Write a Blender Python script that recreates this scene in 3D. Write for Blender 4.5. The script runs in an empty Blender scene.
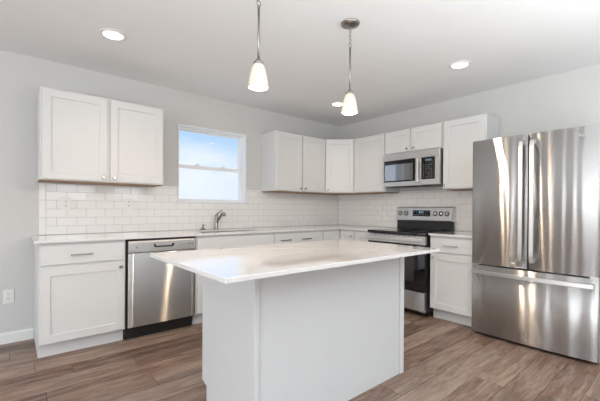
import bpy, bmesh, math, random
from mathutils import Vector, Matrix
random.seed(7)
sc = bpy.context.scene
C = sc.collection
PI = math.pi
R = math.radians

# ------------------------------------------------------------------ camera
F_PX, CX, CY = 343.15, 300.0, 209.96
yaw, pitch, roll = 0.69995, -0.00353, 0.0063
cam_d = bpy.data.cameras.new('camera')
cam = bpy.data.objects.new('camera', cam_d)
C.objects.link(cam)
fw = Vector((math.sin(yaw)*math.cos(pitch), math.cos(yaw)*math.cos(pitch), math.sin(pitch)))
rt = Vector((math.cos(yaw), -math.sin(yaw), 0))
up = rt.cross(fw)
rt2 = rt*math.cos(roll) + up*math.sin(roll)
up2 = up*math.cos(roll) - rt*math.sin(roll)
M = Matrix((rt2, up2, -fw)).transposed().to_4x4()
M.translation = Vector((-4.0079, -3.8097, 1.152))
cam.matrix_world = M
cam_d.sensor_width = 36.0
cam_d.lens = F_PX/600*36
cam_d.shift_x = 0.0
cam_d.shift_y = (CY-200.5)/600
cam_d.clip_start = 0.05
sc.camera = cam

# ------------------------------------------------------------------ colour management
sc.view_settings.view_transform = 'Standard'
sc.view_settings.look = 'None'
sc.view_settings.gamma = 1.0
sc.view_settings.use_curve_mapping = False
sc.view_settings.exposure = 0.0

# ------------------------------------------------------------------ world: pale blue sky with broken cloud
w = bpy.data.worlds.new('sky'); sc.world = w; w.use_nodes = True
nt = w.node_tree; nt.nodes.clear()
out = nt.nodes.new('ShaderNodeOutputWorld'); bg = nt.nodes.new('ShaderNodeBackground')
tc = nt.nodes.new('ShaderNodeTexCoord'); sep = nt.nodes.new('ShaderNodeSeparateXYZ')
nt.links.new(tc.outputs['Generated'], sep.inputs[0])
mp = nt.nodes.new('ShaderNodeMapping'); mp.inputs['Scale'].default_value = (2.2, 2.2, 6.5); mp.inputs['Location'].default_value = (0.35, 0.1, 0.15)
nt.links.new(tc.outputs['Generated'], mp.inputs[0])
nz = nt.nodes.new('ShaderNodeTexNoise'); nz.inputs['Scale'].default_value = 1.6; nz.inputs['Detail'].default_value = 5
nt.links.new(mp.outputs[0], nz.inputs['Vector'])
# cloudier low in the sky
mr = nt.nodes.new('ShaderNodeMapRange'); mr.inputs[1].default_value = 0.04; mr.inputs[2].default_value = 0.24
mr.inputs[3].default_value = 0.42; mr.inputs[4].default_value = -0.22
nt.links.new(sep.outputs[2], mr.inputs[0])
ad = nt.nodes.new('ShaderNodeMath'); ad.operation = 'ADD'
nt.links.new(nz.outputs[0], ad.inputs[0]); nt.links.new(mr.outputs[0], ad.inputs[1])
cr = nt.nodes.new('ShaderNodeValToRGB')
cr.color_ramp.elements[0].position = 0.38; cr.color_ramp.elements[0].color = (0.46, 0.67, 0.99, 1)
cr.color_ramp.elements[1].position = 0.72; cr.color_ramp.elements[1].color = (0.82, 0.87, 0.98, 1)
nt.links.new(ad.outputs[0], cr.inputs[0]); nt.links.new(cr.outputs[0], bg.inputs[0])
bg.inputs[1].default_value = 1.12
nt.links.new(bg.outputs[0], out.inputs[0])

# ------------------------------------------------------------------ daylight through the windows behind and left of the camera
H = 2.463
RX0, RY0 = -8.0, -7.4            # far ends of the open-plan room
BACK_WINDOWS = [(-7.2, -5.2, 0.1, 2.15), (-3.2, -2.3, 1.4, 1.95), (-1.75, -0.95, 1.4, 1.95)]
LEFT_WINDOWS = [(-5.2, -3.2, 0.1, 2.15), (-2.75, -2.45, 0.1, 2.15), (-1.75, -1.5, 0.1, 2.15), (-0.70, -0.56, 0.1, 2.15)]
def area(name, loc, rot, sx, sy, power, col=(1, 1, 1), shape='RECTANGLE', spread=PI):
    l = bpy.data.lights.new(name, 'AREA'); l.shape = shape; l.size = sx; l.size_y = sy
    l.energy = power; l.color = col; l.spread = spread
    o = bpy.data.objects.new(name, l); C.objects.link(o); o.location = loc; o.rotation_euler = rot
    return o
DAY_BACK, DAY_HIGH, DAY_LEFT = 1.0, 15.0, 23.0   # watts per square metre of window
for (a, b, z0, z1) in BACK_WINDOWS:
    area('daylight', ((a+b)/2, RY0-0.02, (z0+z1)/2), (PI/2, 0, 0), b-a, z1-z0, (DAY_BACK if z0 < 1 else DAY_HIGH)*(b-a)*(z1-z0), (0.93, 0.97, 1.0))
for (a, b, z0, z1) in LEFT_WINDOWS:
    area('daylight', (RX0-0.02, (a+b)/2, (z0+z1)/2), (PI/2, 0, -PI/2), b-a, z1-z0, DAY_LEFT*(b-a)*(z1-z0), (0.93, 0.97, 1.0))

# added soft fill light behind the camera, aimed up to brighten ceiling and room
area('added_fill', (-3.5, -5.4, 0.90), (PI, 0, 0), 4.8, 3.2, 232.0, (0.88, 0.96, 1.0), spread=R(165))

# ------------------------------------------------------------------ helpers
class MB:
    def __init__(s): s.bm = bmesh.new()
    def merge(s, b, mi=0, smooth=False):
        me = bpy.data.meshes.new('tmp')
        for f in b.faces: f.material_index = mi; f.smooth = smooth
        b.to_mesh(me); b.free(); s.bm.from_mesh(me); bpy.data.meshes.remove(me)
        return s
    def box(s, x0, x1, y0, y1, z0, z1, bev=0.0, mi=0, seg=1):
        b = bmesh.new()
        bmesh.ops.create_cube(b, size=1, matrix=Matrix.Translation(((x0+x1)/2, (y0+y1)/2, (z0+z1)/2)) @ Matrix.Diagonal((abs(x1-x0), abs(y1-y0), abs(z1-z0), 1)))
        if bev: bmesh.ops.bevel(b, geom=list(b.edges), offset=bev, segments=seg, affect='EDGES', profile=0.5)
        return s.merge(b, mi)
    def cyl(s, p0, p1, r0, r1=None, n=20, mi=0, smooth=True):
        p0, p1 = Vector(p0), Vector(p1); d = p1-p0
        b = bmesh.new()
        m = Matrix.Translation((p0+p1)/2) @ d.to_track_quat('Z', 'Y').to_matrix().to_4x4()
        bmesh.ops.create_cone(b, cap_ends=True, segments=n, radius1=r0, radius2=r0 if r1 is None else r1, depth=d.length, matrix=m)
        for f in b.faces: f.smooth = smooth and len(f.verts) == 4
        me = bpy.data.meshes.new('tmp')
        for f in b.faces: f.material_index = mi
        b.to_mesh(me); b.free(); s.bm.from_mesh(me); bpy.data.meshes.remove(me)
        return s
    def lathe(s, prof, loc=(0, 0, 0), n=32, axis='Z', mi=0, closed=False):
        b = bmesh.new(); rings = []
        L = Vector(loc)
        for r, h in prof:
            ring = []
            for k in range(n):
                a = 2*PI*k/n
                p = Vector((r*math.cos(a), r*math.sin(a), h))
                if axis == 'Y': p = Vector((p.x, -p.z, p.y))
                ring.append(b.verts.new(p+L))
            rings.append(ring)
        m = len(rings)
        for i in range(m if closed else m-1):
            A, B = rings[i], rings[(i+1) % m]
            for k in range(n):
                b.faces.new((A[k], A[(k+1) % n], B[(k+1) % n], B[k]))
        if not closed:
            if prof[0][0] > 1e-6: b.faces.new(list(reversed(rings[0])))
            if prof[-1][0] > 1e-6: b.faces.new(rings[-1])
        bmesh.ops.remove_doubles(b, verts=b.verts, dist=1e-6)
        bmesh.ops.recalc_face_normals(b, faces=b.faces)
        return s.merge(b, mi, True)
    def tube(s, pts, r, n=12, mi=0, closed=False):
        pts = [Vector(p) for p in pts]; b = bmesh.new(); rings = []
        ref = None; m = len(pts)
        rr = r if isinstance(r, (list, tuple)) else [r]*m
        for i, p in enumerate(pts):
            if closed: t = (pts[(i+1) % m]-pts[i-1]).normalized()
            else: t = (pts[min(i+1, m-1)]-pts[max(i-1, 0)]).normalized()
            if ref is None: ref = t.orthogonal().normalized()
            u = (ref - t*ref.dot(t)).normalized(); ref = u; v = t.cross(u)
            rings.append([b.verts.new(p+(u*math.cos(2*PI*k/n)+v*math.sin(2*PI*k/n))*rr[i]) for k in range(n)])
        for i in range(m if closed else m-1):
            A, B = rings[i], rings[(i+1) % m]
            for k in range(n): b.faces.new((A[k], A[(k+1) % n], B[(k+1) % n], B[k]))
        if not closed:
            b.faces.new(list(reversed(rings[0]))); b.faces.new(rings[-1])
        bmesh.ops.recalc_face_normals(b, faces=b.faces)
        return s.merge(b, mi, True)
    def prism(s, poly, h0, h1, axis='Z', bev=0.0, mi=0, smooth=False):
        # polygon extruded along an axis: Z -> (x,y), X -> (y,z), Y -> (x,z)
        b = bmesh.new()
        def P(a, c, h): return {'Z': (a, c, h), 'X': (h, a, c), 'Y': (a, h, c)}[axis]
        A = [b.verts.new(P(a, c, h0)) for a, c in poly]; B = [b.verts.new(P(a, c, h1)) for a, c in poly]
        n = len(poly)
        b.faces.new(A); b.faces.new(B)
        for k in range(n):
            f = b.faces.new((A[k], A[(k+1) % n], B[(k+1) % n], B[k])); f.smooth = smooth
        bmesh.ops.recalc_face_normals(b, faces=b.faces)
        if bev: bmesh.ops.bevel(b, geom=list(b.edges), offset=bev, segments=1, affect='EDGES', profile=0.5)
        me = bpy.data.meshes.new('tmp')
        for f in b.faces: f.material_index = mi
        b.to_mesh(me); b.free(); s.bm.from_mesh(me); bpy.data.meshes.remove(me)
        return s
    def cells(s, us, vs, keep, h0, h1, axis='Z', mi=0):
        # a slab made of grid cells (keeps its cut-outs); axis = thickness direction
        b = bmesh.new(); V = {}
        def P(i, j, k):
            key = (i, j, k)
            if key not in V:
                a, c, h = us[i], vs[j], (h0, h1)[k]
                V[key] = b.verts.new({'Z': (a, c, h), 'X': (h, a, c), 'Y': (a, h, c)}[axis])
            return V[key]
        n, m = len(us)-1, len(vs)-1
        K = lambda i, j: 0 <= i < n and 0 <= j < m and keep((us[i]+us[i+1])/2, (vs[j]+vs[j+1])/2)
        for i in range(n):
            for j in range(m):
                if not K(i, j): continue
                for k in (0, 1): b.faces.new((P(i, j, k), P(i+1, j, k), P(i+1, j+1, k), P(i, j+1, k)))
                for (di, dj, e) in ((-1, 0, ((i, j), (i, j+1))), (1, 0, ((i+1, j), (i+1, j+1))), (0, -1, ((i, j), (i+1, j))), (0, 1, ((i, j+1), (i+1, j+1)))):
                    if not K(i+di, j+dj):
                        (a, c), (d, f) = e
                        b.faces.new((P(a, c, 0), P(d, f, 0), P(d, f, 1), P(a, c, 1)))
        bmesh.ops.recalc_face_normals(b, faces=b.faces)
        return s.merge(b, mi)
    def shaker(s, x0, x1, z0, z1, yf, t=0.02, rail=0.06, rec=0.009, mi=0):
        # flat-panel shaker door whose front is at y = yf (facing -y)
        b = bmesh.new(); c = 0.0018
        def ring(i, y): return [b.verts.new(p) for p in ((x0+i, y, z0+i), (x1-i, y, z0+i), (x1-i, y, z1-i), (x0+i, y, z1-i))]
        rs = [ring(0, yf+t), ring(0, yf+c), ring(c, yf), ring(rail, yf), ring(rail+0.003, yf+rec)]
        b.faces.new(rs[0]); b.faces.new(rs[-1])
        for A, B in zip(rs, rs[1:]):
            for k in range(4): b.faces.new((A[k], A[(k+1) % 4], B[(k+1) % 4], B[k]))
        bmesh.ops.recalc_face_normals(b, faces=b.faces)
        return s.merge(b, mi)
    def build(s, name, mats, parent=None, label=None):
        me = bpy.data.meshes.new(name); s.bm.to_mesh(me); s.bm.free()
        for m in (mats if isinstance(mats, (list, tuple)) else [mats]): me.materials.append(m)
        o = bpy.data.objects.new(name, me); C.objects.link(o)
        if parent is not None: o.parent = parent
        if label: o['label'] = label
        return o

def thing(name, label, cat, loc=(0, 0, 0), rz=0.0, group=None):
    o = bpy.data.objects.new(name, None); C.objects.link(o)
    o.empty_display_size = 0.1
    o.location = loc; o.rotation_euler = (0, 0, rz); o['label'] = label; o['category'] = cat
    if group: o['group'] = group
    return o
def tag(o, label, cat, group=None):
    o['label'] = label; o['category'] = cat
    if group: o['group'] = group
    return o
def struct(o, label=None):
    o['kind'] = 'structure'
    if label: o['label'] = label
    return o
def clone(root, loc, label, rz=None):
    r = root.copy(); C.objects.link(r); r.location = loc; r['label'] = label
    if rz is not None: r.rotation_euler = (0, 0, rz)
    for ch in list(root.children):
        c = ch.copy(); C.objects.link(c); c.parent = r
        for g in ch.children:
            d = g.copy(); C.objects.link(d); d.parent = c
    return r

# ------------------------------------------------------------------ materials
def mat(name, col, rough=0.5, metal=0.0, var=0.03, vscale=6.0, bump=0.0, bscale=60.0, bdist=0.01, aniso=0.0, emit=None, estr=0.0, stretch=(1, 1, 1), rvar=0.04, coat=0.0, spec=0.5):
    m = bpy.data.materials.new(name); m.use_nodes = True
    t = m.node_tree; p = t.nodes['Principled BSDF']; N = t.nodes.new; L = t.links.new
    co = N('ShaderNodeTexCoord'); mpn = N('ShaderNodeMapping'); mpn.inputs['Scale'].default_value = stretch
    L(co.outputs['Object'], mpn.inputs[0])
    n = N('ShaderNodeTexNoise'); n.inputs['Scale'].default_value = vscale; n.inputs['Detail'].default_value = 3
    L(mpn.outputs[0], n.inputs['Vector'])
    mx = N('ShaderNodeMix'); mx.data_type = 'RGBA'
    mx.inputs[6].default_value = tuple(max(0, c*(1-var)) for c in col)+(1,)
    mx.inputs[7].default_value = tuple(min(1, c*(1+var)) for c in col)+(1,)
    L(n.outputs[0], mx.inputs[0]); L(mx.outputs[2], p.inputs['Base Color'])
    r = N('ShaderNodeMapRange'); r.inputs[3].default_value = max(0.01, rough-rvar); r.inputs[4].default_value = min(1, rough+rvar)
    L(n.outputs[0], r.inputs[0]); L(r.outputs[0], p.inputs['Roughness'])
    p.inputs['Metallic'].default_value = metal
    p.inputs['Coat Weight'].default_value = coat
    p.inputs['Specular IOR Level'].default_value = spec
    if bump:
        n2 = N('ShaderNodeTexNoise'); n2.inputs['Scale'].default_value = bscale; n2.inputs['Detail'].default_value = 2
        L(mpn.outputs[0], n2.inputs['Vector'])
        b = N('ShaderNodeBump'); b.inputs['Strength'].default_value = bump; b.inputs['Distance'].default_value = bdist
        L(n2.outputs[0], b.inputs['Height']); L(b.outputs[0], p.inputs['Normal'])
    if aniso:
        p.inputs['Anisotropic'].default_value = aniso; p.inputs['Anisotropic Rotation'].default_value = 0.0
        cv = N('ShaderNodeCombineXYZ'); cv.inputs[2].default_value = 1.0
        L(cv.outputs[0], p.inputs['Tangent'])
    if emit:
        p.inputs['Emission Color'].default_value = emit+(1,); p.inputs['Emission Strength'].default_value = estr
    return m

M_WALL = mat('grey wall paint', (0.61, 0.608, 0.596), 0.85, var=0.012, bump=0.05, bscale=220)
M_CEIL = mat('white ceiling paint', (0.84, 0.84, 0.838), 0.9, var=0.015, bump=0.12, bscale=130)
M_TRIM = mat('white trim paint', (0.80, 0.80, 0.79), 0.4, var=0.01)
M_CAB = mat('white cabinet paint', (0.69, 0.69, 0.682), 0.38, var=0.012)
M_ISL = mat('white island paint', (0.625, 0.632, 0.638), 0.42, var=0.012)
M_RAW = mat('unfinished birch plywood', (0.31, 0.195, 0.12), 0.6, var=0.18, vscale=9, stretch=(1, 8, 8))
M_QUARTZ = mat('polished white quartz', (0.74, 0.725, 0.718), 0.025, var=0.02, vscale=160, rvar=0.01, spec=1.0, coat=0.55)
M_TILE = mat('glazed white tile', (0.82, 0.805, 0.785), 0.06, var=0.015, vscale=5, bump=0.02, bscale=14, rvar=0.02)
M_GROUT = mat('grey grout', (0.46, 0.45, 0.44), 0.9, var=0.05, vscale=80)
def brushed():
    # sheet steel brushed side to side: highlights smear up and down
    m = bpy.data.materials.new('brushed stainless steel'); m.use_nodes = True
    t = m.node_tree; t.nodes.clear(); N = t.nodes.new; L = t.links.new
    o = N('ShaderNodeOutputMaterial'); g = N('ShaderNodeBsdfAnisotropic')
    g.inputs['Roughness'].default_value = 0.24; g.inputs['Anisotropy'].default_value = -0.88
    co = N('ShaderNodeTexCoord'); mp = N('ShaderNodeMapping'); mp.inputs['Scale'].default_value = (2.0, 2.0, 0.5); L(co.outputs['Object'], mp.inputs[0])
    n = N('ShaderNodeTexNoise'); n.inputs['Scale'].default_value = 2.2; n.inputs['Detail'].default_value = 1.5; L(mp.outputs[0], n.inputs['Vector'])
    b = N('ShaderNodeBump'); b.inputs['Strength'].default_value = 1.0; b.inputs['Distance'].default_value = 0.003
    L(n.outputs[0], b.inputs['Height']); L(b.outputs[0], g.inputs['Normal'])
    c = N('ShaderNodeCombineXYZ'); c.inputs[2].default_value = 1.0; L(c.outputs[0], g.inputs['Tangent'])
    mx = N('ShaderNodeMix'); mx.data_type = 'RGBA'; mx.inputs[6].default_value = (0.60, 0.595, 0.59, 1); mx.inputs[7].default_value = (0.66, 0.655, 0.65, 1)
    L(n.outputs[0], mx.inputs[0]); L(mx.outputs[2], g.inputs['Color'])
    L(g.outputs[0], o.inputs[0]); return m
M_STEEL = brushed()
M_MIRR = mat('reflective microwave glass', (0.42, 0.43, 0.45), 0.04, 1.0, var=0.03, rvar=0.01)
M_STEELP = mat('satin stainless trim', (0.66, 0.65, 0.64), 0.34, 1.0, var=0.02)
M_CHROME = mat('polished chrome', (0.50, 0.50, 0.50), 0.18, 1.0, var=0.02)
M_NICKEL = mat('brushed nickel', (0.36, 0.335, 0.31), 0.3, 1.0, var=0.03)
M_BLACK = mat('black plastic', (0.012, 0.012, 0.013), 0.4, var=0.1)
M_DGREY = mat('dark grey enamel', (0.09, 0.09, 0.09), 0.45, var=0.05)
M_GLASSB = mat('black glass', (0.008, 0.008, 0.009), 0.04, var=0.05, rvar=0.01)
M_WINDK = mat('smoked oven glass', (0.035, 0.034, 0.033), 0.05, var=0.1, rvar=0.01)
M_KEY = mat('pale keypad print', (0.5, 0.5, 0.5), 0.5, var=0.05)
M_KEYD = mat('dim keypad print', (0.16, 0.16, 0.16), 0.4, var=0.05)
M_PLATE = mat('white plastic plate', (0.78, 0.78, 0.76), 0.35, var=0.01)
M_SLOT = mat('shadowed outlet slot', (0.08, 0.08, 0.08), 0.6, var=0.05)
M_VINYL = mat('white window vinyl', (0.87, 0.88, 0.89), 0.35, var=0.01)
M_LED = mat('lit ceiling lamp lens', (0.9, 0.9, 0.9), 0.4, emit=(1.0, 0.95, 0.86), estr=5.0)
M_BULB = mat('lit bulb', (0.9, 0.9, 0.9), 0.4, emit=(1.0, 0.80, 0.52), estr=3.0)

def frosted():
    m = bpy.data.materials.new('frosted lamp glass'); m.use_nodes = True
    t = m.node_tree; t.nodes.clear(); N = t.nodes.new; L = t.links.new
    o = N('ShaderNodeOutputMaterial'); tr = N('ShaderNodeBsdfTranslucent'); tr.inputs[0].default_value = (0.050, 0.044, 0.036, 1)
    g = N('ShaderNodeBsdfGlossy'); g.inputs['Roughness'].default_value = 0.25
    d = N('ShaderNodeBsdfDiffuse')
    n = N('ShaderNodeTexNoise'); n.inputs['Scale'].default_value = 30
    mx = N('ShaderNodeMix'); mx.data_type = 'RGBA'; mx.inputs[6].default_value = (0.62, 0.58, 0.51, 1); mx.inputs[7].default_value = (0.66, 0.62, 0.55, 1)
    L(n.outputs[0], mx.inputs[0]); L(mx.outputs[2], d.inputs[0])
    e = N('ShaderNodeEmission'); e.inputs[0].default_value = (1.0, 0.83, 0.62, 1); e.inputs[1].default_value = 0.17
    a1 = N('ShaderNodeAddShader'); L(tr.outputs[0], a1.inputs[0]); L(d.outputs[0], a1.inputs[1])
    m2 = N('ShaderNodeMixShader'); m2.inputs[0].default_value = 0.05; L(a1.outputs[0], m2.inputs[1]); L(g.outputs[0], m2.inputs[2])
    a = N('ShaderNodeAddShader'); L(m2.outputs[0], a.inputs[0]); L(e.outputs[0], a.inputs[1])
    L(a.outputs[0], o.inputs[0]); return m
M_FROST = frosted()

def clear_pane():
    m = bpy.data.materials.new('clear window glass'); m.use_nodes = True
    t = m.node_tree; t.nodes.clear(); N = t.nodes.new; L = t.links.new
    o = N('ShaderNodeOutputMaterial'); tr = N('ShaderNodeBsdfTransparent'); tr.inputs[0].default_value = (0.97, 0.985, 0.98, 1)
    g = N('ShaderNodeBsdfGlossy'); g.inputs['Roughness'].default_value = 0.02
    lw = N('ShaderNodeLayerWeight'); pw = N('ShaderNodeMath'); pw.operation = 'POWER'; pw.inputs[1].default_value = 4.0
    ma = N('ShaderNodeMath'); ma.operation = 'MULTIPLY_ADD'; ma.inputs[1].default_value = 0.6; ma.inputs[2].default_value = 0.03
    L(lw.outputs['Facing'], pw.inputs[0]); L(pw.outputs[0], ma.inputs[0])
    mx = N('ShaderNodeMixShader'); L(ma.outputs[0], mx.inputs[0]); L(tr.outputs[0], mx.inputs[1]); L(g.outputs[0], mx.inputs[2])
    L(mx.outputs[0], o.inputs[0]); return m
M_PANE = clear_pane()

def planks():
    m = bpy.data.materials.new('brown wood plank'); m.use_nodes = True
    t = m.node_tree; p = t.nodes['Principled BSDF']; N = t.nodes.new; L = t.links.new
    co = N('ShaderNodeTexCoord'); geo = N('ShaderNodeNewGeometry')
    rnd = N('ShaderNodeVectorMath'); rnd.operation = 'SCALE'; rnd.inputs[0].default_value = (37.0, 91.0, 13.0)
    L(geo.outputs['Random Per Island'], rnd.inputs['Scale'])
    ad = N('ShaderNodeVectorMath'); L(co.outputs['Object'], ad.inputs[0]); L(rnd.outputs[0], ad.inputs[1])
    def nz(sx, sy, scale, det, dist=0.0):
        mp = N('ShaderNodeMapping'); mp.inputs['Scale'].default_value = (sx, sy, 1); L(ad.outputs[0], mp.inputs[0])
        n = N('ShaderNodeTexNoise'); n.inputs['Scale'].default_value = scale; n.inputs['Detail'].default_value = det
        n.inputs['Distortion'].default_value = dist; n.inputs['Roughness'].default_value = 0.62
        L(mp.outputs[0], n.inputs['Vector']); return n
    a = nz(1.3, 9, 2.0, 6, 0.8); b = nz(4, 48, 2.0, 5, 0.6); c = nz(2.0, 5.0, 1.6, 3, 1.2)
    def math_(op, x, y):
        k = N('ShaderNodeMath'); k.operation = op
        for i, v in enumerate((x, y)):
            if isinstance(v, (int, float)): k.inputs[i].default_value = v
            else: L(v, k.inputs[i])
        return k.outputs[0]
    v = math_('ADD', math_('MULTIPLY', a.outputs[0], 0.75), math_('MULTIPLY', b.outputs[0], 0.50))
    v = math_('ADD', v, math_('MULTIPLY', math_('SUBTRACT', geo.outputs['Random Per Island'], 0.5), 0.22))
    r = N('ShaderNodeValToRGB'); e = r.color_ramp.elements
    e[0].position = 0.40; e[0].color = (0.060, 0.034, 0.024, 1)
    e[1].position = 0.82; e[1].color = (0.40, 0.30, 0.235, 1)
    k = r.color_ramp.elements.new(0.58); k.color = (0.20, 0.118, 0.082, 1)
    L(v, r.inputs[0])
    grey = N('ShaderNodeMix'); grey.data_type = 'RGBA'; grey.inputs[7].default_value = (0.215, 0.185, 0.165, 1)
    gm = N('ShaderNodeMapRange'); gm.inputs[1].default_value = 0.45; gm.inputs[2].default_value = 0.75; gm.inputs[3].default_value = 0.0; gm.inputs[4].default_value = 0.4
    L(c.outputs[0], gm.inputs[0]); L(gm.outputs[0], grey.inputs[0]); L(r.outputs[0], grey.inputs[6])
    L(grey.outputs[2], p.inputs['Base Color'])
    rr = N('ShaderNodeMapRange'); rr.inputs[3].default_value = 0.34; rr.inputs[4].default_value = 0.52
    L(b.outputs[0], rr.inputs[0]); L(rr.outputs[0], p.inputs['Roughness'])
    bp = N('ShaderNodeBump'); bp.inputs['Strength'].default_value = 0.12; bp.inputs['Distance'].default_value = 0.004
    L(b.outputs[0], bp.inputs['Height']); L(bp.outputs[0], p.inputs['Normal'])
    return m
M_PLANK = planks()

# ================================================================== THE ROOM
# floor: real planks running along x
fb = MB(); PW, PL = 0.18, 1.22
b = fb.bm
y = 0.1
row = 0
while y > RY0-0.05:
    x = RX0-0.1 - random.uniform(0, PL)
    while x < 0.1:
        x0, x1 = max(x, RX0-0.05), min(x+PL, 0.08)
        if x1-x0 > 0.02:
            g = 0.0012
            a_, b_, c_, d_ = x0+g, x1-g, y-PW+g, y-g
            ch = 0.0022
            o_ = [b.verts.new((px, py, -0.0016)) for px, py in ((a_, c_), (b_, c_), (b_, d_), (a_, d_))]
            i_ = [b.verts.new((px, py, 0)) for px, py in ((a_+ch, c_+ch), (b_-ch, c_+ch), (b_-ch, d_-ch), (a_+ch, d_-ch))]
            b.faces.new(i_)
            for k in range(4): b.faces.new((o_[k], o_[(k+1) % 4], i_[(k+1) % 4], i_[k]))
        x += PL
    y -= PW
bmesh.ops.recalc_face_normals(b, faces=b.faces)
for f in b.faces:
    if f.normal.z < 0: f.normal_flip()
fb.box(RX0-0.05, 0.08, RY0-0.05, 0.1, -0.05, -0.0017, mi=1)
struct(fb.build('floor', [M_PLANK, mat('dark plank seam', (0.05, 0.035, 0.028), 0.8)]))
struct(MB().box(RX0-0.12, 0.12, RY0-0.12, 0.16, H, H+0.1).build('ceiling', M_CEIL))
# walls, with their window openings
WX0, WX1, WZ0, WZ1 = -2.584, -1.711, 1.212, 2.092
def wall(name, us, holes, h0, h1, axis):
    U = sorted(set(list(us)+[v for h in holes for v in h[:2]])); V = sorted(set([0, H]+[v for h in holes for v in h[2:]]))
    keep = lambda u, v: not any(h[0] < u < h[1] and h[2] < v < h[3] for h in holes)
    return struct(MB().cells(U, V, keep, h0, h1, axis).build(name, M_WALL))
wall('wall_back', (RX0, 0.12), [(WX0, WX1, WZ0, WZ1)], 0.0, 0.16, 'Y')
wall('wall_right', (RY0, 0.0), [], 0.0, 0.12, 'X')
wall('wall_front', (RX0, 0.12), BACK_WINDOWS, RY0-0.12, RY0, 'Y')
wall('wall_left', (RY0, 0.0), LEFT_WINDOWS, RX0-0.12, RX0, 'X')
# baseboards (profiled)
prof = [(0, 0), (-0.014, 0), (-0.014, 0.075), (-0.009, 0.088), (0, 0.092)]
struct(MB().prism(prof, RX0, -3.853, 'X').build('baseboard_back', M_TRIM))
struct(MB().prism([(-p[0], p[1]) for p in prof], RY0, -3.35, 'Y').bm and MB().prism([(p[0], p[1]) for p in prof], RY0, -3.36, 'Y').build('baseboard_right', M_TRIM))

# kitchen window: single-hung vinyl
win = struct(bpy.data.objects.new('window_1', None)); C.objects.link(win); win.location = ((WX0+WX1)/2, 0, WZ0)
win['label'] = 'white single-hung kitchen window above the sink'
hw, hh = (WX1-WX0)/2, WZ1-WZ0
WT = 0.159
f = MB(); q = 0.012
f.box(-hw+0.0005, hw-0.0005, -0.007, WT, 0.0005, q, 0.0015); f.box(-hw+0.0005, hw-0.0005, -0.007, WT, hh-q, hh-0.0005, 0.0015)
f.box(-hw+0.0005, -hw+q, -0.007, WT, q+0.0005, hh-q-0.0005, 0.0015); f.box(hw-q, hw-0.0005, -0.007, WT, q+0.0005, hh-q-0.0005, 0.0015)
f.build('jamb', M_VINYL, win)
def ring(m, x, z0, z1, ya, yb, side, bot, top):
    m.box(-x, x, ya, yb, z0, z0+bot, 0.002); m.box(-x, x, ya, yb, z1-top, z1, 0.002)
    m.box(-x, -x+side, ya, yb, z0+bot+0.0005, z1-top-0.0005, 0.002); m.box(x-side, x, ya, yb, z0+bot+0.0005, z1-top-0.0005, 0.002)
    return m
e0 = hw-q-0.0005
z0_, z1_ = q+0.0005, hh-q-0.0005
ring(MB(), e0, z0_, z1_, 0.085, 0.155, 0.012, 0.014, 0.014).build('frame', M_VINYL, win)
e1 = e0-0.0125; zl0, zl1 = z0_+0.0145, z1_-0.0145
zm = 0.424
los = ring(MB(), e1, zl0, zm+0.018, 0.090, 0.118, 0.015, 0.022, 0.040).build('sash', M_VINYL, win)
MB().box(-e1+0.0155, e1-0.0155, 0.101, 0.107, zl0+0.0225, zm-0.0225).build('pane', M_PANE, los)
for lx in (-0.17, 0.17):
    MB().box(lx-0.03, lx+0.03, 0.086, 0.114, zm+0.0185, zm+0.026, 0.002).cyl((lx, 0.100, zm+0.026), (lx, 0.100, zm+0.034), 0.011).box(lx-0.004, lx+0.03, 0.094, 0.105, zm+0.0345, zm+0.040, 0.001).build('lock', M_VINYL, los)
ups = ring(MB(), e1, zm-0.016, zl1, 0.1225, 0.150, 0.012, 0.032, 0.014).build('sash', M_VINYL, win)
MB().box(-e1+0.0125, e1-0.0125, 0.133, 0.139, zm+0.0165, zl1-0.0145).build('pane', M_PANE, ups)

# subway tile backsplash: individual glazed tiles on a grout bed
ZC = 0.902                                        # counter top height
def tiles(u0, u1, hole, rot):
    m = MB(); b = m.bm
    PX, PZ, g, th = 0.1554, 0.0776, 0.0024, 0.0075
    def put(a, c, z0, z1):
        if c-a < 0.006 or z1-z0 < 0.006: return
        if hole and a < hole[1] and c > hole[0] and z1 > hole[2]:
            if z0 >= hole[2]-0.005:
                put(a, min(c, hole[0]), z0, z1) if a < hole[0]-0.006 else None
                put(max(a, hole[1]), c, z0, z1) if c > hole[1]+0.006 else None
                return
            z1 = hole[2]
        tx, tz = random.uniform(-0.004, 0.004), random.uniform(-0.006, 0.006)
        cu, cz = (a+c)/2, (z0+z1)/2
        def V(u, z, d): 
            yy = -(d + (u-cu)*tx + (z-cz)*tz if d > 0.003 else d)
            return b.verts.new(rot(u, yy, z))
        e = 0.0012
        o = [V(u, z, 0.0006) for u, z in ((a, z0), (c, z0), (c, z1), (a, z1))]
        q = [V(u, z, th-e) for u, z in ((a, z0), (c, z0), (c, z1), (a, z1))]
        i = [V(u, z, th) for u, z in ((a+e, z0+e), (c-e, z0+e), (c-e, z1-e), (a+e, z1-e))]
        fs = [b.faces.new(i)]
        for A, B in ((o, q), (q, i)):
            for k in range(4): fs.append(b.faces.new((A[k], A[(k+1) % 4], B[(k+1) % 4], B[k])))
        return
    row = 0; z = ZC+0.003
    while z < 1.375:
        z1 = min(z+PZ-g, 1.392)
        u = u0 - (0.5*PX if row % 2 else 0)
        if row % 2 == 0: pass
        while u < u1:
            put(max(u, u0), min(u+PX-g, u1), z, z1); u += PX
        z += PZ; row += 1
    bmesh.ops.recalc_face_normals(b, faces=b.faces)
    return m
hole = (WX0-0.004, WX1+0.004, WZ0-0.004, 3)
TX0 = -3.820
t1 = tiles(TX0+0.052, -0.0085, hole, lambda u, d, z: (u, d, z))
z = ZC+0.003
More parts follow.
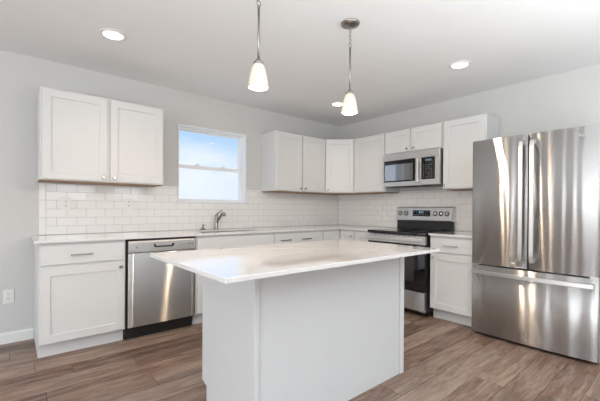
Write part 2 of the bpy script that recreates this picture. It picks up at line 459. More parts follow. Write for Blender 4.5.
while z < 1.38:                                    # bullnose column closing the left end
    t1.box(TX0, TX0+0.0496, -0.0075, -0.0006, z, min(z+0.1530, 1.392), 0.0018); z += 0.1554
us = [TX0+0.001, WX0-0.003, WX1+0.003, -0.0002]
t1.cells(us, [ZC+0.001, WZ0-0.003, 1.391], lambda u, v: not (WX0 < u < WX1 and v > WZ0), -0.0058, -0.0004, 'Y', 1)
struct(t1.build('trim_1', [M_TILE, M_GROUT]), 'glossy white subway tile backsplash along the window wall')
t2 = tiles(0.0085, 2.36, None, lambda u, d, z: (d, -u, z))
t2.cells([-2.359, -0.0062], [ZC+0.001, 1.391], lambda u, v: True, -0.0058, -0.0004, 'X', 1)
struct(t2.build('trim_2', [M_TILE, M_GROUT]), 'glossy white subway tile backsplash behind the range')

# ================================================================== CABINETS
RB = -PI/2                                          # facing -x, along the right wall
def knob_at(x, z, yf, parent):
    return MB().cyl((x, yf, z), (x, yf-0.016, z), 0.005).box(x-0.0125, x+0.0125, yf-0.027, yf-0.016, z-0.0125, z+0.0125, 0.003, seg=2).build('knob', M_CHROME, parent)
def pull_at(x, z, yf, parent, half=0.075):
    m = MB()
    for s in (-1, 1): m.cyl((x+s*(half-0.012), yf, z), (x+s*(half-0.012), yf-0.026, z), 0.0045)
    m.box(x-half, x+half, yf-0.034, yf-0.025, z-0.005, z+0.005, 0.002, seg=2)
    return m.build('handle', M_CHROME, parent)
def door(parent, x0, x1, z0, z1, yf, knob=None):
    d = MB().shaker(x0, x1, z0, z1, yf).build('door', M_CAB, parent)
    if knob:
        kx = x1-0.030 if 'R' in knob else x0+0.030
        kz = z1-0.034 if 'T' in knob else z0+0.034
        knob_at(kx, kz, yf, d)
    return d
def drawer(parent, x0, x1, z0, z1, yf, pulls=()):
    d = MB().box(x0, x1, yf, yf+0.0195, z0, z1, 0.003).build('drawer', M_CAB, parent)
    for px in pulls: pull_at(px, (z0+z1)/2, yf, d)
    return d
UD = 0.322       # wall-cabinet depth to its face frame
def wall_cab(label, loc, rz, wd, z0, z1, doors):
    t = thing('wall_cabinet', label, 'cabinet', (loc[0], loc[1], z0), rz)
    h = z1-z0
    MB().box(0.001, wd-0.001, -UD, -0.002, 0.006, h, 0.0015).build('carcass', M_CAB, t)
    MB().box(0.001, wd-0.001, -UD+0.004, -0.010, 0.0, 0.0055).build('bottom_panel', M_RAW, t, 'unfinished brown underside')
    for (a, c, k) in doors: door(t, a, c, 0.014, h-0.014, -UD-0.0205, k)
    return t
ZU0, ZU1 = 1.372, 2.134
wall_cab('white double-door wall cabinet left of the window', (-3.834, 0), 0, 0.984, ZU0, ZU1, [(0.015, 0.484, 'R'), (0.512, 0.969, 'L')])
wall_cab('white double-door wall cabinet right of the window', (-1.477, 0), 0, 0.862, ZU0, ZU1, [(0.012, 0.417, 'R'), (0.443, 0.843, 'L')])
# diagonal corner cabinet
t = thing('wall_cabinet', 'white diagonal single-door wall cabinet in the room corner', 'cabinet', (0, 0, ZU0))
CW = 0.613
poly = [(-0.002, -0.002), (-CW, -0.002), (-CW, -UD), (-UD, -CW), (-0.002, -CW)]
hU = ZU1-ZU0
MB().prism(poly, 0.006, hU, 'Z', 0.0012).build('carcass', M_CAB, t)
MB().prism([(-0.01, -0.01), (-CW+0.004, -0.01), (-CW+0.004, -UD+0.002), (-UD+0.002, -CW+0.004), (-0.01, -CW+0.004)], 0.0, 0.0055).build('bottom_panel', M_RAW, t, 'unfinished brown underside')
dl = (CW-UD)*math.sqrt(2)
d = MB().shaker(0.012, dl-0.012, 0.014, hU-0.014, -0.0205).build('door', M_CAB, t)
d.location = (-CW, -UD, 0); d.rotation_euler = (0, 0, -PI/4)
knob_at(0.042, 0.048, -0.0205, d)
wall_cab('white single-door wall cabinet between corner and microwave', (0, -0.615), RB, 0.522, ZU0, ZU1, [(0.012, 0.510, None)])
wall_cab('short white double-door wall cabinet above the microwave', (0, -1.139), RB, 0.764, 1.838, ZU1, [(0.010, 0.358, 'R'), (0.384, 0.754, 'L')])
wall_cab('white single-door wall cabinet beside the refrigerator', (0, -1.905), RB, 0.457, ZU0, ZU1, [(0.013, 0.444, 'L')])

BD, ZB, TK = 0.608, ZC-0.0215, 0.112      # base depth, carcass top, toe-kick height
YF = -BD-0.0205
def base_cab(label, loc, rz, wd, doors=(), drawers=(), sides=None):
    t = thing('base_cabinet', label, 'cabinet', (loc[0], loc[1], 0), rz)
    MB().box(0.001, wd-0.001, -BD, -0.002, TK, ZB, 0.0012).build('carcass', M_CAB, t)
    MB().box(0.001, wd-0.001, -0.535, -0.004, 0.0005, TK-0.0005).build('toe_kick', M_CAB, t)
    for (a, c, z0, z1, pl) in drawers: drawer(t, a, c, z0, z1, YF, pl)
    for (a, c, z0, z1, k) in doors: door(t, a, c, z0, z1, YF, k)
    return t
DZ0, DZ1, RZ0, RZ1 = 0.124, 0.690, 0.712, 0.858
base_cab('white one-door one-drawer base cabinet left of the dishwasher', (-3.851, 0), 0, 0.592, [(0.010, 0.578, DZ0, DZ1, 'RT')], [(0.010, 0.578, RZ0, RZ1, (0.27,))])
# sink base is open-topped around the bowl
t = thing('base_cabinet', 'white sink base cabinet right of the dishwasher', 'cabinet', (-2.636, 0, 0))
wS = 0.930
cb = MB()
cb.box(0.001, 0.019, -BD, -0.002, TK, ZB); cb.box(wS-0.019, wS-0.001, -BD, -0.002, TK, ZB)
cb.box(0.0195, wS-0.0195, -BD, -BD+0.018, TK, ZB); cb.box(0.0195, wS-0.0195, -0.020, -0.002, TK, ZB); cb.box(0.0195, wS-0.0195, -BD+0.0185, -0.0205, TK, TK+0.018)
cb.build('carcass', M_CAB, t)
MB().box(0.001, wS-0.001, -0.535, -0.004, 0.0005, TK-0.0005).build('toe_kick', M_CAB, t)
drawer(t, 0.014, wS-0.012, RZ0, RZ1, YF)
door(t, 0.014, 0.458, DZ0, DZ1, YF, 'RT'); door(t, 0.468, wS-0.012, DZ0, DZ1, YF, 'LT')
base_cab('white base cabinet with two-handled drawer right of the sink', (-1.705, 0), 0, 0.765,
         [(0.016, 0.378, DZ0, DZ1, 'RT'), (0.386, 0.748, DZ0, DZ1, 'LT')], [(0.016, 0.748, RZ0, RZ1, (0.150, 0.470))])
# L-shaped corner base with a folding door
t = thing('base_cabinet', 'white corner base cabinet with folded door in the inner corner', 'cabinet', (0, 0, 0))
CB = 0.938
poly = [(-0.002, -0.002), (-CB, -0.002), (-CB, -BD), (-BD, -BD), (-BD, -CB+0.05), (-0.002, -CB+0.05)]
MB().prism(poly, TK, ZB).build('carcass', M_CAB, t)
k = 0.535
MB().prism([(-0.004, -0.004), (-CB, -0.004), (-CB, -k), (-k, -k), (-k, -CB+0.05), (-0.004, -CB+0.05)], 0.0005, TK-0.0005).build('toe_kick', M_CAB, t)
MB().shaker(-CB+0.016, YF-0.006, DZ0, RZ1, YF).build('door', M_CAB, t)
d = MB().shaker(-YF+0.006, 0.872, DZ0, RZ1, YF).build('door', M_CAB, t); d.rotation_euler = (0, 0, RB)
knob_at(0.842, RZ1-0.06, YF, d)
base_cab('narrow white base cabinet just left of the range', (0, -0.889), RB, 0.246, [(0.010, 0.236, DZ0, RZ1, None)])
base_cab('white one-door one-drawer base cabinet between range and refrigerator', (0, -1.919), RB, 0.457,
         [(0.012, 0.445, DZ0, DZ1, 'LT')], [(0.012, 0.445, RZ0, RZ1, (0.235,))])

# ================================================================== COUNTERTOPS
OV = 0.648
SX0, SX1, SY0, SY1 = -2.515, -1.815, -0.515, -0.135
us = sorted([-3.878, SX0, SX1, -OV, -0.002]); vs = sorted([-1.136, -OV, SY0, SY1, -0.002])
m = MB().cells(us, vs, lambda u, v: (v > -OV or u > -OV) and not (SX0 < u < SX1 and SY0 < v < SY1), ZC-0.020, ZC, 'Z')
o = tag(m.build('countertop', M_QUARTZ), 'white quartz countertop running round the corner with the sink in it', 'countertop')
def bevel(o, wd=0.002): 
    k = o.modifiers.new('bevel', 'BEVEL'); k.width = wd; k.segments = 2; k.limit_method = 'ANGLE'; k.angle_limit = R(40)
bevel(o)
o = tag(MB().box(-OV, -0.002, -2.378, -1.919, ZC-0.020, ZC, 0.002, seg=2).build('countertop', M_QUARTZ), 'short white quartz countertop between range and refrigerator', 'countertop')

# sink, faucet, soap dispenser
t = thing('sink', 'undermount stainless steel sink below the window', 'sink', ((SX0+SX1)/2, (SY0+SY1)/2, ZC-0.0205))
sw, sd, dep = (SX1-SX0)/2+0.004, (SY1-SY0)/2+0.004, 0.21
bm_ = MB(); b = bm_.bm
def rr(hx, hy, r, z, n=5):
    pts = []
    for cx_, cy_, a0 in ((hx-r, hy-r, 0), (-hx+r, hy-r, PI/2), (-hx+r, -hy+r, PI), (hx-r, -hy+r, 1.5*PI)):
        for q in range(n+1):
            a = a0+q*PI/2/n; pts.append((cx_+r*math.cos(a), cy_+r*math.sin(a), z))
    return [b.verts.new(p) for p in pts]
rings = [rr(sw+0.015, sd+0.015, 0.05, 0), rr(sw, sd, 0.04, 0), rr(sw-0.004, sd-0.004, 0.05, -dep+0.03), rr(sw-0.04, sd-0.04, 0.05, -dep), rr(0.05, 0.05, 0.049, -dep-0.003)]
for A, B in zip(rings, rings[1:]):
    for q in range(len(A)):
        f_ = b.faces.new((A[q], A[(q+1) % len(A)], B[(q+1) % len(A)], B[q])); f_.smooth = True
b.faces.new(rings[-1]); bmesh.ops.recalc_face_normals(b, faces=b.faces)
bm_.build('bowl', M_STEELP, t)
MB().lathe([(0.0, -dep-0.001), (0.03, -dep-0.001), (0.042, -dep+0.002), (0.045, -dep-0.002)], n=24).build('drain', M_CHROME, t)
t = thing('faucet', 'chrome pull-out kitchen faucet behind the sink', 'faucet', (-2.150, -0.075, ZC))
MB().lathe([(0.028, 0), (0.028, 0.006), (0.021, 0.012), (0.019, 0.03), (0.019, 0.135), (0.021, 0.15), (0.019, 0.168), (0.008, 0.178), (0.0, 0.18)]).build('body', M_NICKEL, t)
MB().tube([(0.0, -0.008, 0.090), (0.008, -0.040, 0.125), (0.016, -0.080, 0.165), (0.022, -0.108, 0.186), (0.026, -0.130, 0.186), (0.029, -0.146, 0.166)], [0.013, 0.013, 0.014, 0.018, 0.020, 0.019]).build('spout', M_NICKEL, t)
MB().tube([(0.0, 0.0, 0.168), (0.012, -0.012, 0.192), (0.034, -0.030, 0.213), (0.052, -0.045, 0.224)], [0.011, 0.009, 0.008, 0.0085]).build('lever', M_NICKEL, t)
t = thing('soap_dispenser', 'small chrome soap dispenser left of the faucet', 'soap dispenser', (-2.318, -0.075, ZC))
MB().lathe([(0.030, 0), (0.030, 0.004), (0.024, 0.014), (0.016, 0.022), (0.011, 0.026), (0.009, 0.040), (0.0, 0.040)]).build('collar', M_NICKEL, t)
MB().lathe([(0.008, 0.0405), (0.010, 0.050), (0.010, 0.062), (0.0, 0.066)]).tube([(0, 0, 0.056), (0.0, -0.03, 0.060), (0.0, -0.055, 0.054)], [0.006, 0.0055, 0.005]).build('nozzle', M_NICKEL, t)

# ================================================================== DISHWASHER
t = thing('dishwasher', 'stainless steel dishwasher set under the counter beside the sink', 'dishwasher', (-3.258, 0, 0))
W = 0.620
MB().box(0.008, W-0.008, -0.585, -0.01, 0.105, 0.872).build('tub', M_BLACK, t, 'black cabinet around the tub')
MB().box(0.008, W-0.008, -0.555, -0.50, 0.003, 0.1045).box(0.008, W-0.008, -0.572, -0.5555, 0.055, 0.1045).build('toe_panel', M_BLACK, t, 'black toe panel')
dp = MB(); zt, zs = 0.758, 0.862
yb = -0.592
# door skin: slight bow in plan, lipped top below the control strip
n = 12
pl = [(0.016+(W-0.032)*i/n, -0.627-0.0035*math.sin(PI*i/n)) for i in range(n+1)]
dp.prism([(0.016, -0.5855)]+pl+[(W-0.016, -0.5855)], 0.118, zt, 'Z', smooth=True)
o = dp.build('door', M_STEEL, t); bevel(o, 0.003)
cs = MB().prism([(-0.5855, zt+0.001), (-0.634, zt+0.001), (-0.637, zt+0.008), (-0.636, zs-0.012), (-0.630, zs), (-0.5855, zs)], 0.016, W-0.016, 'X').build('control_strip', M_STEELP, t)
hx0, hx1, hz0, hz1 = 0.222, 0.405, 0.800, 0.830
MB().prism([(hx0, hz1), (hx0+0.004, hz0+0.008), (hx0+0.016, hz0), (hx1-0.016, hz0), (hx1-0.004, hz0+0.008), (hx1, hz1), (hx1-0.016, hz1+0.001), (hx1-0.022, hz0+0.013), (hx0+0.022, hz0+0.013), (hx0+0.016, hz1+0.001)], -0.6415, -0.635, 'Y').build('handle', M_BLACK, cs, 'black pocket handle')
MB().box(0.016, W-0.016, -0.622, -0.5855, zs+0.001, zs+0.010).build('top_lip', M_BLACK, t, 'black top edge')
KB = [(0.445+i*0.016, 0.455+i*0.016, 0.812, 0.816) for i in range(5)] + [(0.532+i*0.022, 0.542+i*0.022, 0.808, 0.822) for i in range(3)] + [(0.445+i*0.020, 0.457+i*0.020, 0.794, 0.797) for i in range(6)]
for (a, c, e, g) in KB: MB().box(a, c, -0.6375, -0.6355, e, g).build('button', M_DGREY, cs)
MB().lathe([(0.0085, 0.6355), (0.0085, 0.6372), (0.007, 0.6372), (0.007, 0.6355)], (0.082, 0, 0.808), n=20, axis='Y', closed=True).box(0.079, 0.085, -0.637, -0.6357, 0.804, 0.812).build('badge', M_DGREY, cs)

# ================================================================== RANGE
RW = 0.762
t = thing('range', 'freestanding electric range with black glass top and stainless front', 'stove', (0, -1.1455, 0), RB)
MB().box(0.003, RW-0.003, -0.640, -0.030, 0.055, 0.874).build('body', M_BLACK, t)
for fx in (0.06, RW-0.06):
    for fy in (-0.58, -0.10): MB().cyl((fx, fy, 0.001), (fx, fy, 0.0545), 0.018).build('foot', M_BLACK, t)
tp = MB().box(0.0, RW, -0.688, -0.030, 0.8745, 0.905, 0.004, seg=2).build('cooktop', M_GLASSB, t)
for (bx, by, br) in ((0.20, -0.50, 0.11), (0.56, -0.50, 0.09), (0.20, -0.22, 0.08), (0.56, -0.22, 0.11)):
    MB().lathe([(br, 0.9052), (br, 0.9056), (br-0.003, 0.9056), (br-0.003, 0.9052)], (bx, by, 0), n=48, closed=True).build('burner_ring', M_KEYD, tp)
# oven door
dr = MB().box(0.004, RW-0.004, -0.682, -0.6405, 0.275, 0.775, 0.003).build('oven_door', M_GLASSB, t, 'black glass oven door')
MB().box(0.13, RW-0.13, -0.684, -0.6815, 0.37, 0.68, 0.0008).build('window', M_WINDK, dr)
MB().box(0.006, RW-0.006, -0.684, -0.6405, 0.7755, 0.868, 0.003).build('door_rail', M_STEELP, dr, 'stainless door rail')
hb = MB().box(0.010, RW-0.010, -0.735, -0.712, 0.802, 0.846, 0.008, seg=3)
for s in (0.02, RW-0.045): hb.box(s, s+0.025, -0.7125, -0.6835, 0.806, 0.842, 0.003)
hb.build('handle', M_STEELP, dr)
for i in range(9): MB().box(0.10+i*0.064, 0.14+i*0.064, -0.6848, -0.6835, 0.856, 0.862).build('vent', M_BLACK, dr)
sd_ = MB().prism([(-0.6405, 0.062), (-0.676, 0.062), (-0.684, 0.075), (-0.684, 0.262), (-0.678, 0.268), (-0.6405, 0.268)], 0.006, RW-0.006, 'X').build('storage_drawer', M_STEEL, t)
# backguard
bgx = [(-0.028, 0.9055), (-0.082, 0.9055), (-0.075, 1.008), (-0.028, 1.008)]
MB().prism(bgx, 0.008, RW-0.008, 'X', 0.002).build('riser', M_BLACK, t, 'black riser below the control panel')
cp = MB().prism([(-0.012, 1.0085), (-0.098, 1.0085), (-0.104, 1.018), (-0.080, 1.178), (-0.070, 1.187), (-0.012, 1.187)], 0.0, RW, 'X', 0.003).build('control_panel', M_STEELP, t)
# tilted face helper: u along width, s up the slope
F0, F1 = Vector((0, -0.104, 1.018)), Vector((0, -0.080, 1.178))
sl = (F1-F0).normalized(); nrm = Vector((0, -sl.z, sl.y))
def on_face(m, o):
    o.matrix_local = Matrix(((1, 0, 0, 0), (0, -nrm.y, sl.y, F0.y), (0, -nrm.z, sl.z, F0.z), (0, 0, 0, 1)))
    return o
def facebuild(mb, name, mt, par=cp):
    o = mb.build(name, mt, par); return on_face(None, o)
facebuild(MB().box(0.245, 0.485, -0.0025, 0.001, 0.050, 0.125, 0.001), 'display', M_GLASSB)
for i in range(7):
    facebuild(MB().box(0.258+i*0.031, 0.276+i*0.031, -0.0034, -0.0026, 0.064, 0.072), 'button', M_KEYD)
    if i not in (2, 3, 4): facebuild(MB().box(0.258+i*0.031, 0.276+i*0.031, -0.0034, -0.0026, 0.100, 0.108), 'button', M_KEYD)
sg = MB()
def seg_digit(m, u, s, on, hgt=0.026, wd=0.012, yy=-0.0034, th=0.0025):
    h = hgt/2
    S = {'a': (u, u+wd, s+hgt-th, s+hgt), 'g': (u, u+wd, s+h-th/2, s+h+th/2), 'd': (u, u+wd, s, s+th),
         'f': (u, u+th, s+h, s+hgt), 'b': (u+wd-th, u+wd, s+h, s+hgt), 'e': (u, u+th, s, s+h), 'c': (u+wd-th, u+wd, s, s+h)}
    for q in on: a, c, d, e = S[q]; m.box(a, c, yy, yy+0.0008, d, e)
for i, q in enumerate(('ab gedcf', 'abcdef', 'abgcd')): seg_digit(sg, 0.335+i*0.022, 0.088, q.replace(' ', ''))
facebuild(sg, 'clock_digit', mat('lit clock digits', (0.1, 0.3, 0.4), 0.4, emit=(0.35, 0.75, 0.9), estr=0.8))
for u in (0.062, 0.152, 0.548, 0.620, 0.692):
    kn = facebuild(MB().lathe([(0.026, 0.0005), (0.026, 0.004), (0.023, 0.006), (0.021, 0.026), (0.017, 0.030), (0.0, 0.030)], (u, 0, 0.085), n=28, axis='Y'), 'knob', M_STEELP)
    kr = MB().lathe([(0.030, 0.0003), (0.030, 0.003), (0.0265, 0.003), (0.0265, 0.0003)], (u, 0, 0.085), n=28, axis='Y', closed=True)
    kr.box(u-0.005, u+0.005, -0.0345, -0.029, 0.085-0.020, 0.085+0.020, 0.001)
    kr.build('knob_grip', M_BLACK, kn)

# ================================================================== MICROWAVE
t = thing('microwave', 'stainless steel over-the-range microwave hung above the range', 'microwave', (0, -1.1415, 1.436), RB)
MW, MH = 0.758, 0.400
MB().box(0.004, MW-0.004, -0.345, -0.010, 0.0, MH-0.002, 0.002).build('body', M_DGREY, t)
MB().box(0.05, 0.34, -0.30, -0.06, -0.004, -0.0005).box(0.41, 0.70, -0.30, -0.06, -0.004, -0.0005).box(0.12, 0.64, -0.342, -0.312, -0.010, -0.0005, 0.002).build('vent_filter', M_BLACK, t)
MB().box(0.0, MW, -0.390, -0.3455, MH-0.080, MH-0.003, 0.003).build('top_band', M_STEELP, t)
vb = MB()
dW = 0.530
ml = MB().cells([0.0, 0.022, 0.470, dW], [0.0, 0.052, 0.318, 0.3195], lambda u, v: not (0.022 < u < 0.470 and 0.052 < v < 0.318), -0.390, -0.3455, 'Y')
md = ml.build('door', M_STEELP, t); bevel(md, 0.002)
MB().box(0.0225, 0.4695, -0.386, -0.346, 0.0525, 0.3175, 0.001).build('door_glass', M_GLASSB, md, 'black glass door')
MB().box(0.034, 0.425, -0.3868, -0.3855, 0.070, 0.268, 0.0003).build('window', M_MIRR, md)
hb = MB().box(0.484, 0.514, -0.428, -0.412, 0.030, 0.315, 0.006, seg=3)
for zz in (0.045, 0.285): hb.box(0.489, 0.509, -0.4125, -0.3895, zz, zz+0.018, 0.002)
hb.build('handle', M_STEELP, md)
cpn = MB().box(dW+0.002, MW, -0.390, -0.3455, 0.0, 0.3195, 0.002).build('control_panel', M_STEELP, t)
MB().box(dW+0.010, MW-0.052, -0.3925, -0.3895, 0.062, 0.314, 0.001).build('keypad', M_GLASSB, cpn, 'black glass keypad')
for i in range(7):
    for j in range(4):
        x = dW+0.030+j*0.032; zz = 0.085+i*0.023
        if (i*4+j) % 9 == 5: continue
        MB().box(x, x+0.016, -0.3934, -0.3926, zz, zz+0.007).build('button', M_KEYD, cpn)
MB().box(dW+0.060, dW+0.135, -0.3934, -0.3926, 0.270, 0.292).build('display', mat('dim blue display', (0.05, 0.08, 0.10), 0.2, emit=(0.5, 0.75, 0.9), estr=0.15), cpn)

# ================================================================== REFRIGERATOR
FW, FD, FH = 0.914, 0.722, 1.788
t = thing('refrigerator', 'stainless steel french-door refrigerator at the right end', 'refrigerator', (0, -2.388, 0), RB)
MB().box(0.006, FW-0.006, -FD+0.075, -0.03, 0.028, FH-0.012, 0.003).build('cabinet', M_DGREY, t)
MB().box(0.02, FW-0.02, -FD+0.10, -FD+0.13, 0.002, 0.0275).build('base_grille', M_BLACK, t)
def bowed(x0, x1, z0, z1, bow, lip0=0.010, lip1=0.010, n=20):
    yb, y0 = -FD+0.080, -FD+0.018
    pts = []
    for i in range(n+1):
        a = i/n; x = x0+(x1-x0)*a
        d = bow*(1-(2*a-1)**2)
        # rounded vertical edges
        ed = min(a, 1-a)*(x1-x0)
        r = 0.014
        k = 0 if ed >= r else r-math.sqrt(max(0, r*r-(r-ed)**2))
        pts.append((x, y0-d+k-0.0*bow))
    ex = []
    for s, xx in ((0, x0), (1, x1)): pass
    fine = []
    for i in range(0, 5): 
        a = PI/2*i/5; fine.append((x0+0.012*(1-math.sin(a)) if False else x0+0.012-0.012*math.cos(a), y0+0.012-0.012*math.sin(a)))
    body = [(x0+0.012+(x1-x0-0.024)*i/n, y0-bow*(1-(2*i/n-1)**2)) for i in range(n+1)]
    fin2 = [(x1-(p[0]-x0), p[1]) for p in reversed(fine)]
    return MB().prism([(x0, yb)]+fine+body+fin2+[(x1, yb)], z0, z1, 'Z', smooth=True)
def vbar(x, z0, z1, parent):
    m = MB(); yF = -FD+0.002
    m.prism([(yF-0.020, z0), (yF-0.052, z0+0.012), (yF-0.058, z0+0.06), (yF-0.058, z1-0.06), (yF-0.052, z1-0.012), (yF-0.020, z1), (yF-0.030, z1-0.03), (yF-0.036, z1-0.07), (yF-0.036, z0+0.07), (yF-0.030, z0+0.03)], x-0.015, x+0.015, 'X', 0.003)
    for zz in (z0+0.004, z1-0.034): m.box(x-0.013, x+0.013, yF-0.026, yF+0.020, zz, zz+0.030, 0.003)
    return m.build('handle', M_STEELP, parent)
zf = 0.652
mid = FW/2
d1 = bowed(0.0, mid-0.0025, zf+0.006, FH, 0.016).build('door', M_STEEL, t); vbar(mid-0.040, 0.715, 1.735, d1)
d2 = bowed(mid+0.0025, FW, zf+0.006, FH, 0.016).build('door', M_STEEL, t); vbar(mid+0.040, 0.715, 1.735, d2)
# round emblem with looped lettering
bd = MB().lathe([(0.0185, 0.7155), (0.0185, 0.7178), (0.0155, 0.7178), (0.0155, 0.7155)], (FW-0.105, 0, 1.720), n=32, axis='Y', closed=True)
cx_, cz_ = FW-0.105, 1.720
bd.tube([(cx_+0.009*math.cos(a)*(1 if i < 9 else .6)-0.001, -0.7175, cz_+0.009*math.sin(a)) for i, a in enumerate([R(40+30*q) for q in range(11)])], 0.0013, n=6)
bd.tube([(cx_+0.008, -0.7175, cz_+0.005), (cx_+0.002, -0.7175, cz_+0.001), (cx_+0.008, -0.7175, cz_-0.005)], 0.0012, n=6)
bd.lathe([(0.0, 0.712), (0.0158, 0.712), (0.0158, 0.7165), (0.0, 0.7165)], (cx_, 0, cz_), n=32, axis='Y', mi=1)
bd.build('emblem', [M_STEELP, M_NICKEL], d2)
fz = bowed(0.0, FW, 0.030, zf-0.006, 0.018, n=28).build('freezer_drawer', M_STEEL, t)
hz = 0.592
n = 16
front = []; back = []
for i in range(n+1):
    a = i/n; x = 0.022+(FW-0.044)*a; bw = 0.024*(1-(2*a-1)**2)
    front.append((x, -FD-0.046-bw)); back.append((x, -FD-0.026-bw))
hm = MB().prism(front+list(reversed(back)), hz-0.016, hz+0.016, 'Z', 0.0)
for xx in (0.022, FW-0.052): hm.box(xx, xx+0.030, -FD-0.045, -FD+0.018, hz-0.015, hz+0.015, 0.003)
o = hm.build('handle', M_STEELP, fz); bevel(o, 0.003)
for xx in (0.004, FW-0.054): MB().box(xx, xx+0.05, -FD+0.020, -FD+0.075, zf-0.0055, zf+0.0055).build('hinge', M_STEELP, t)
for xx in (0.010, FW-0.090): MB().box(xx, xx+0.08, -FD+0.030, -FD+0.110, FH+0.0005 if False else FH-0.0115, FH+0.004, 0.003).build('hinge_cover', M_DGREY, t)

# ================================================================== ISLAND
ZI = 0.897
IX0, IX1, IY0, IY1 = -3.122, -1.886, -2.430, -1.850
t = thing('kitchen_island', 'white panelled island base standing in the middle of the floor', 'kitchen island', ((IX0+IX1)/2, (IY0+IY1)/2, 0))
ox, oy = (IX0+IX1)/2, (IY0+IY1)/2
x0, x1, y0, y1 = IX0-ox, IX1-ox, IY0-oy, IY1-oy
zi = ZI-0.0215
cm = MB().box(x0+0.018, x1-0.018, y0+0.012, y1, TK, zi).build('carcass', M_ISL, t)
MB().box(x0+0.018, x1-0.018, y0+0.012, y1-0.075, 0.0005, TK-0.0005).build('toe_kick', M_ISL, t)
for s, xa, xb in ((0, x0, x0+0.0175), (1, x1-0.0175, x1)):
    MB().prism([(y0+0.020, 0.0005), (y1-0.060, 0.0005), (y1-0.060, TK-0.01), (y1, TK+0.006), (y1, zi), (y0+0.020, zi)], xa, xb, 'X', 0.001).build('end_panel', M_ISL, t)
MB().box(x0+0.023, x1-0.043, y0+0.004, y0+0.0115, 0.0005, zi).build('back_panel', M_ISL, t)
for xa, xb in ((x0-0.004, x0+0.0225), (x1-0.0425, x1+0.004)):
    outer = xa if xa < 0 and xb < 0 else xb
    m = MB().box(xa, xb, y0-0.004, y0+0.0035, 0.0005, zi, 0.0015)
    ya = y0+0.0040
    if xa < 0: m.box(xa, x0-0.0005, ya, y0+0.022, 0.0005, zi, 0.0008)
    else: m.box(x1+0.0005, xb, ya, y0+0.022, 0.0005, zi, 0.0008)
    m.build('corner_trim', M_ISL, t)
# doors and drawers on the kitchen side (facing the sink)
wI = x1-x0
for i in range(3):
    a = 0.010+i*(wI-0.02)/3+0.003; c = 0.010+(i+1)*(wI-0.02)/3-0.003
    d = MB().shaker(a, c, DZ0, DZ1, -0.0205).build('door', M_ISL, t); d.location = (x1, y1, 0); d.rotation_euler = (0, 0, PI)
    knob_at(c-0.03, DZ1-0.034, -0.0205, d)
    d = MB().box(a, c, -0.0205, -0.001, RZ0, RZ1, 0.003).build('drawer', M_ISL, t); d.location = (x1, y1, 0); d.rotation_euler = (0, 0, PI)
    pull_at((a+c)/2, (RZ0+RZ1)/2, -0.0205, d)
tag(MB().box(-3.413, -1.862, -2.684, -1.802, ZI-0.020, ZI, 0.002, seg=2).build('countertop', M_QUARTZ), 'large white quartz countertop overhanging the island', 'countertop')

# ================================================================== LIGHTS
def pendant(label, x, y):
    t = thing('pendant_light', label, 'pendant light', (x, y, 0), 0, 'pendants over the island')
    MB().lathe([(0.0, H-0.0005), (0.066, H-0.0005), (0.066, H-0.006), (0.060, H-0.014), (0.030, H-0.022), (0.012, H-0.026), (0.0, H-0.028)]).cyl((0, 0, H-0.045), (0, 0, H-0.026), 0.006).build('canopy', M_NICKEL, t)
    ch = MB(); zc = H-0.050
    for i in range(4):
        pts = []
        for k in range(14):
            a = 2*PI*k/14; u, v = 0.0075*math.cos(a), 0.017*math.sin(a)
            pts.append((u, 0, zc+v) if i % 2 == 0 else (0, u, zc+v))
        ch.tube(pts, 0.0022, n=6, closed=True); zc -= 0.026
    pts = [(0.013*math.cos(2*PI*k/18), 0, zc-0.004+0.013*math.sin(2*PI*k/18)) for k in range(18)]
    ch.tube(pts, 0.003, n=8, closed=True)
    ch.build('chain', M_NICKEL, t)
    MB().cyl((0, 0, 1.985), (0, 0, zc-0.018), 0.0065).lathe([(0.0065, zc-0.030), (0.0095, zc-0.026), (0.0095, zc-0.020), (0.004, zc-0.0165), (0.0, zc-0.0165)], n=16).build('rod', M_NICKEL, t)
    MB().lathe([(0.0075, 2.000), (0.012, 1.990), (0.026, 1.976), (0.030, 1.962), (0.0, 1.962)]).build('socket_cap', M_NICKEL, t)
    outer = [(0.027, 1.9615), (0.033, 1.950), (0.0405, 1.928), (0.047, 1.900), (0.052, 1.872), (0.0555, 1.848), (0.0558, 1.838), (0.054, 1.830)]
    inner = [(r-0.004, h) for r, h in reversed(outer)]; inner[0] = (0.050, 1.832); inner[-1] = (0.023, 1.9605)
    sh = MB().lathe(outer+inner, n=40, closed=True).build('lamp_shade', M_FROST, t)
    MB().lathe([(0.0, 1.862), (0.018, 1.865), (0.026, 1.877), (0.028, 1.889), (0.024, 1.906), (0.015, 1.925), (0.012, 1.950), (0.0, 1.951)], n=24).build('bulb', M_BULB, t)
    l = bpy.data.lights.new('pendant_glow', 'POINT'); l.energy = 16.0; l.color = (1.0, 0.75, 0.52); l.shadow_soft_size = 0.03
    o = bpy.data.objects.new('pendant_glow', l); C.objects.link(o); o.parent = t; o.location = (0, 0, 1.822)
    return t
pendant('glass pendant light over the left half of the island', -2.946, -2.178)
pendant('glass pendant light nearer the corner, its round ceiling canopy in view', -2.181, -2.178)

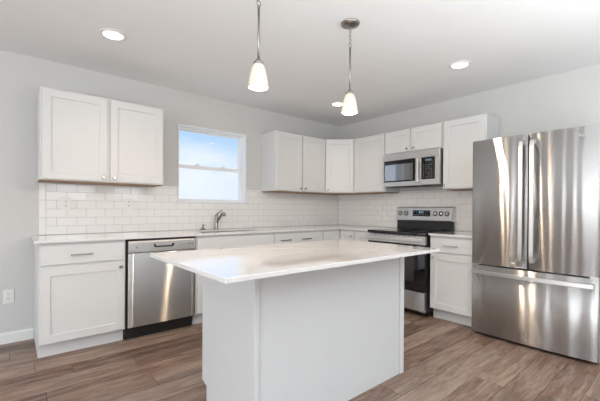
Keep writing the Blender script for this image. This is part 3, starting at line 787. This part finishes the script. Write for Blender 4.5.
def downlight(label, x, y):
    t = thing('ceiling_light', label, 'ceiling light', (x, y, H), 0, 'recessed ceiling lights')
    MB().lathe([(0.094, -0.0005), (0.094, -0.004), (0.086, -0.007), (0.070, -0.009), (0.068, -0.0005)], n=40, closed=True).build('trim_ring', M_TRIM, t)
    MB().lathe([(0.0, -0.006), (0.066, -0.006), (0.066, -0.001), (0.0, -0.001)], n=40).build('lens', M_LED, t)
    o = area('downlight_glow', (0, 0, -0.012), (0, 0, 0), 0.13, 0.13, 1.2, (1.0, 0.84, 0.68), 'DISK', R(105)); o.parent = t
    return t
downlight('recessed ceiling light above the left wall cabinet', -3.42, -0.90)
downlight('recessed ceiling light above the range and refrigerator', -0.91, -2.36)
downlight('recessed ceiling light in the far corner beyond the pendant', -0.89, -0.83)

# ================================================================== OUTLETS
def outlet(label, loc, rz, switch=False):
    t = thing('wall_switch' if switch else 'power_outlet', label, 'light switch' if switch else 'power outlet', loc, rz)
    MB().box(-0.036, 0.036, -0.006, -0.0003, -0.058, 0.058, 0.002, seg=2).build('cover_plate', M_PLATE, t)
    if switch:
        MB().prism([(-0.0062, -0.032), (-0.008, -0.032), (-0.011, 0.032), (-0.0062, 0.032)], -0.016, 0.016, 'X').build('rocker', M_PLATE, t)
    else:
        for s in (-1, 1):
            f = MB().box(-0.017, 0.017, -0.0085, -0.0062, s*0.021-0.014, s*0.021+0.014, 0.0015).build('socket', M_PLATE, t)
            m = MB()
            for q in (-0.006, 0.006): m.box(q-0.0014, q+0.0014, -0.0089, -0.0084, s*0.021-0.002, s*0.021+0.008)
            m.cyl((0, -0.0089, s*0.021-0.008), (0, -0.0084, s*0.021-0.008), 0.0026, n=10)
            m.build('slot', M_SLOT, f)
    return t
yt = -0.0082
outlet('white outlet on tiles above the left end of the counter', (-3.622, yt, 1.186), 0)
outlet('white outlet on tiles above the dishwasher', (-3.090, yt, 1.190), 0)
outlet('white outlet on tiles right of the kitchen window', (-1.358, yt, 1.165), 0)
outlet('white outlet on window-wall tiles nearest the room corner', (-0.350, yt, 1.165), 0)
outlet('white outlet on tiles left of the range', (yt, -0.735, 1.165), RB)
outlet('white outlet low on the bare grey wall at far left', (-4.022, -0.0005, 0.395), 0)
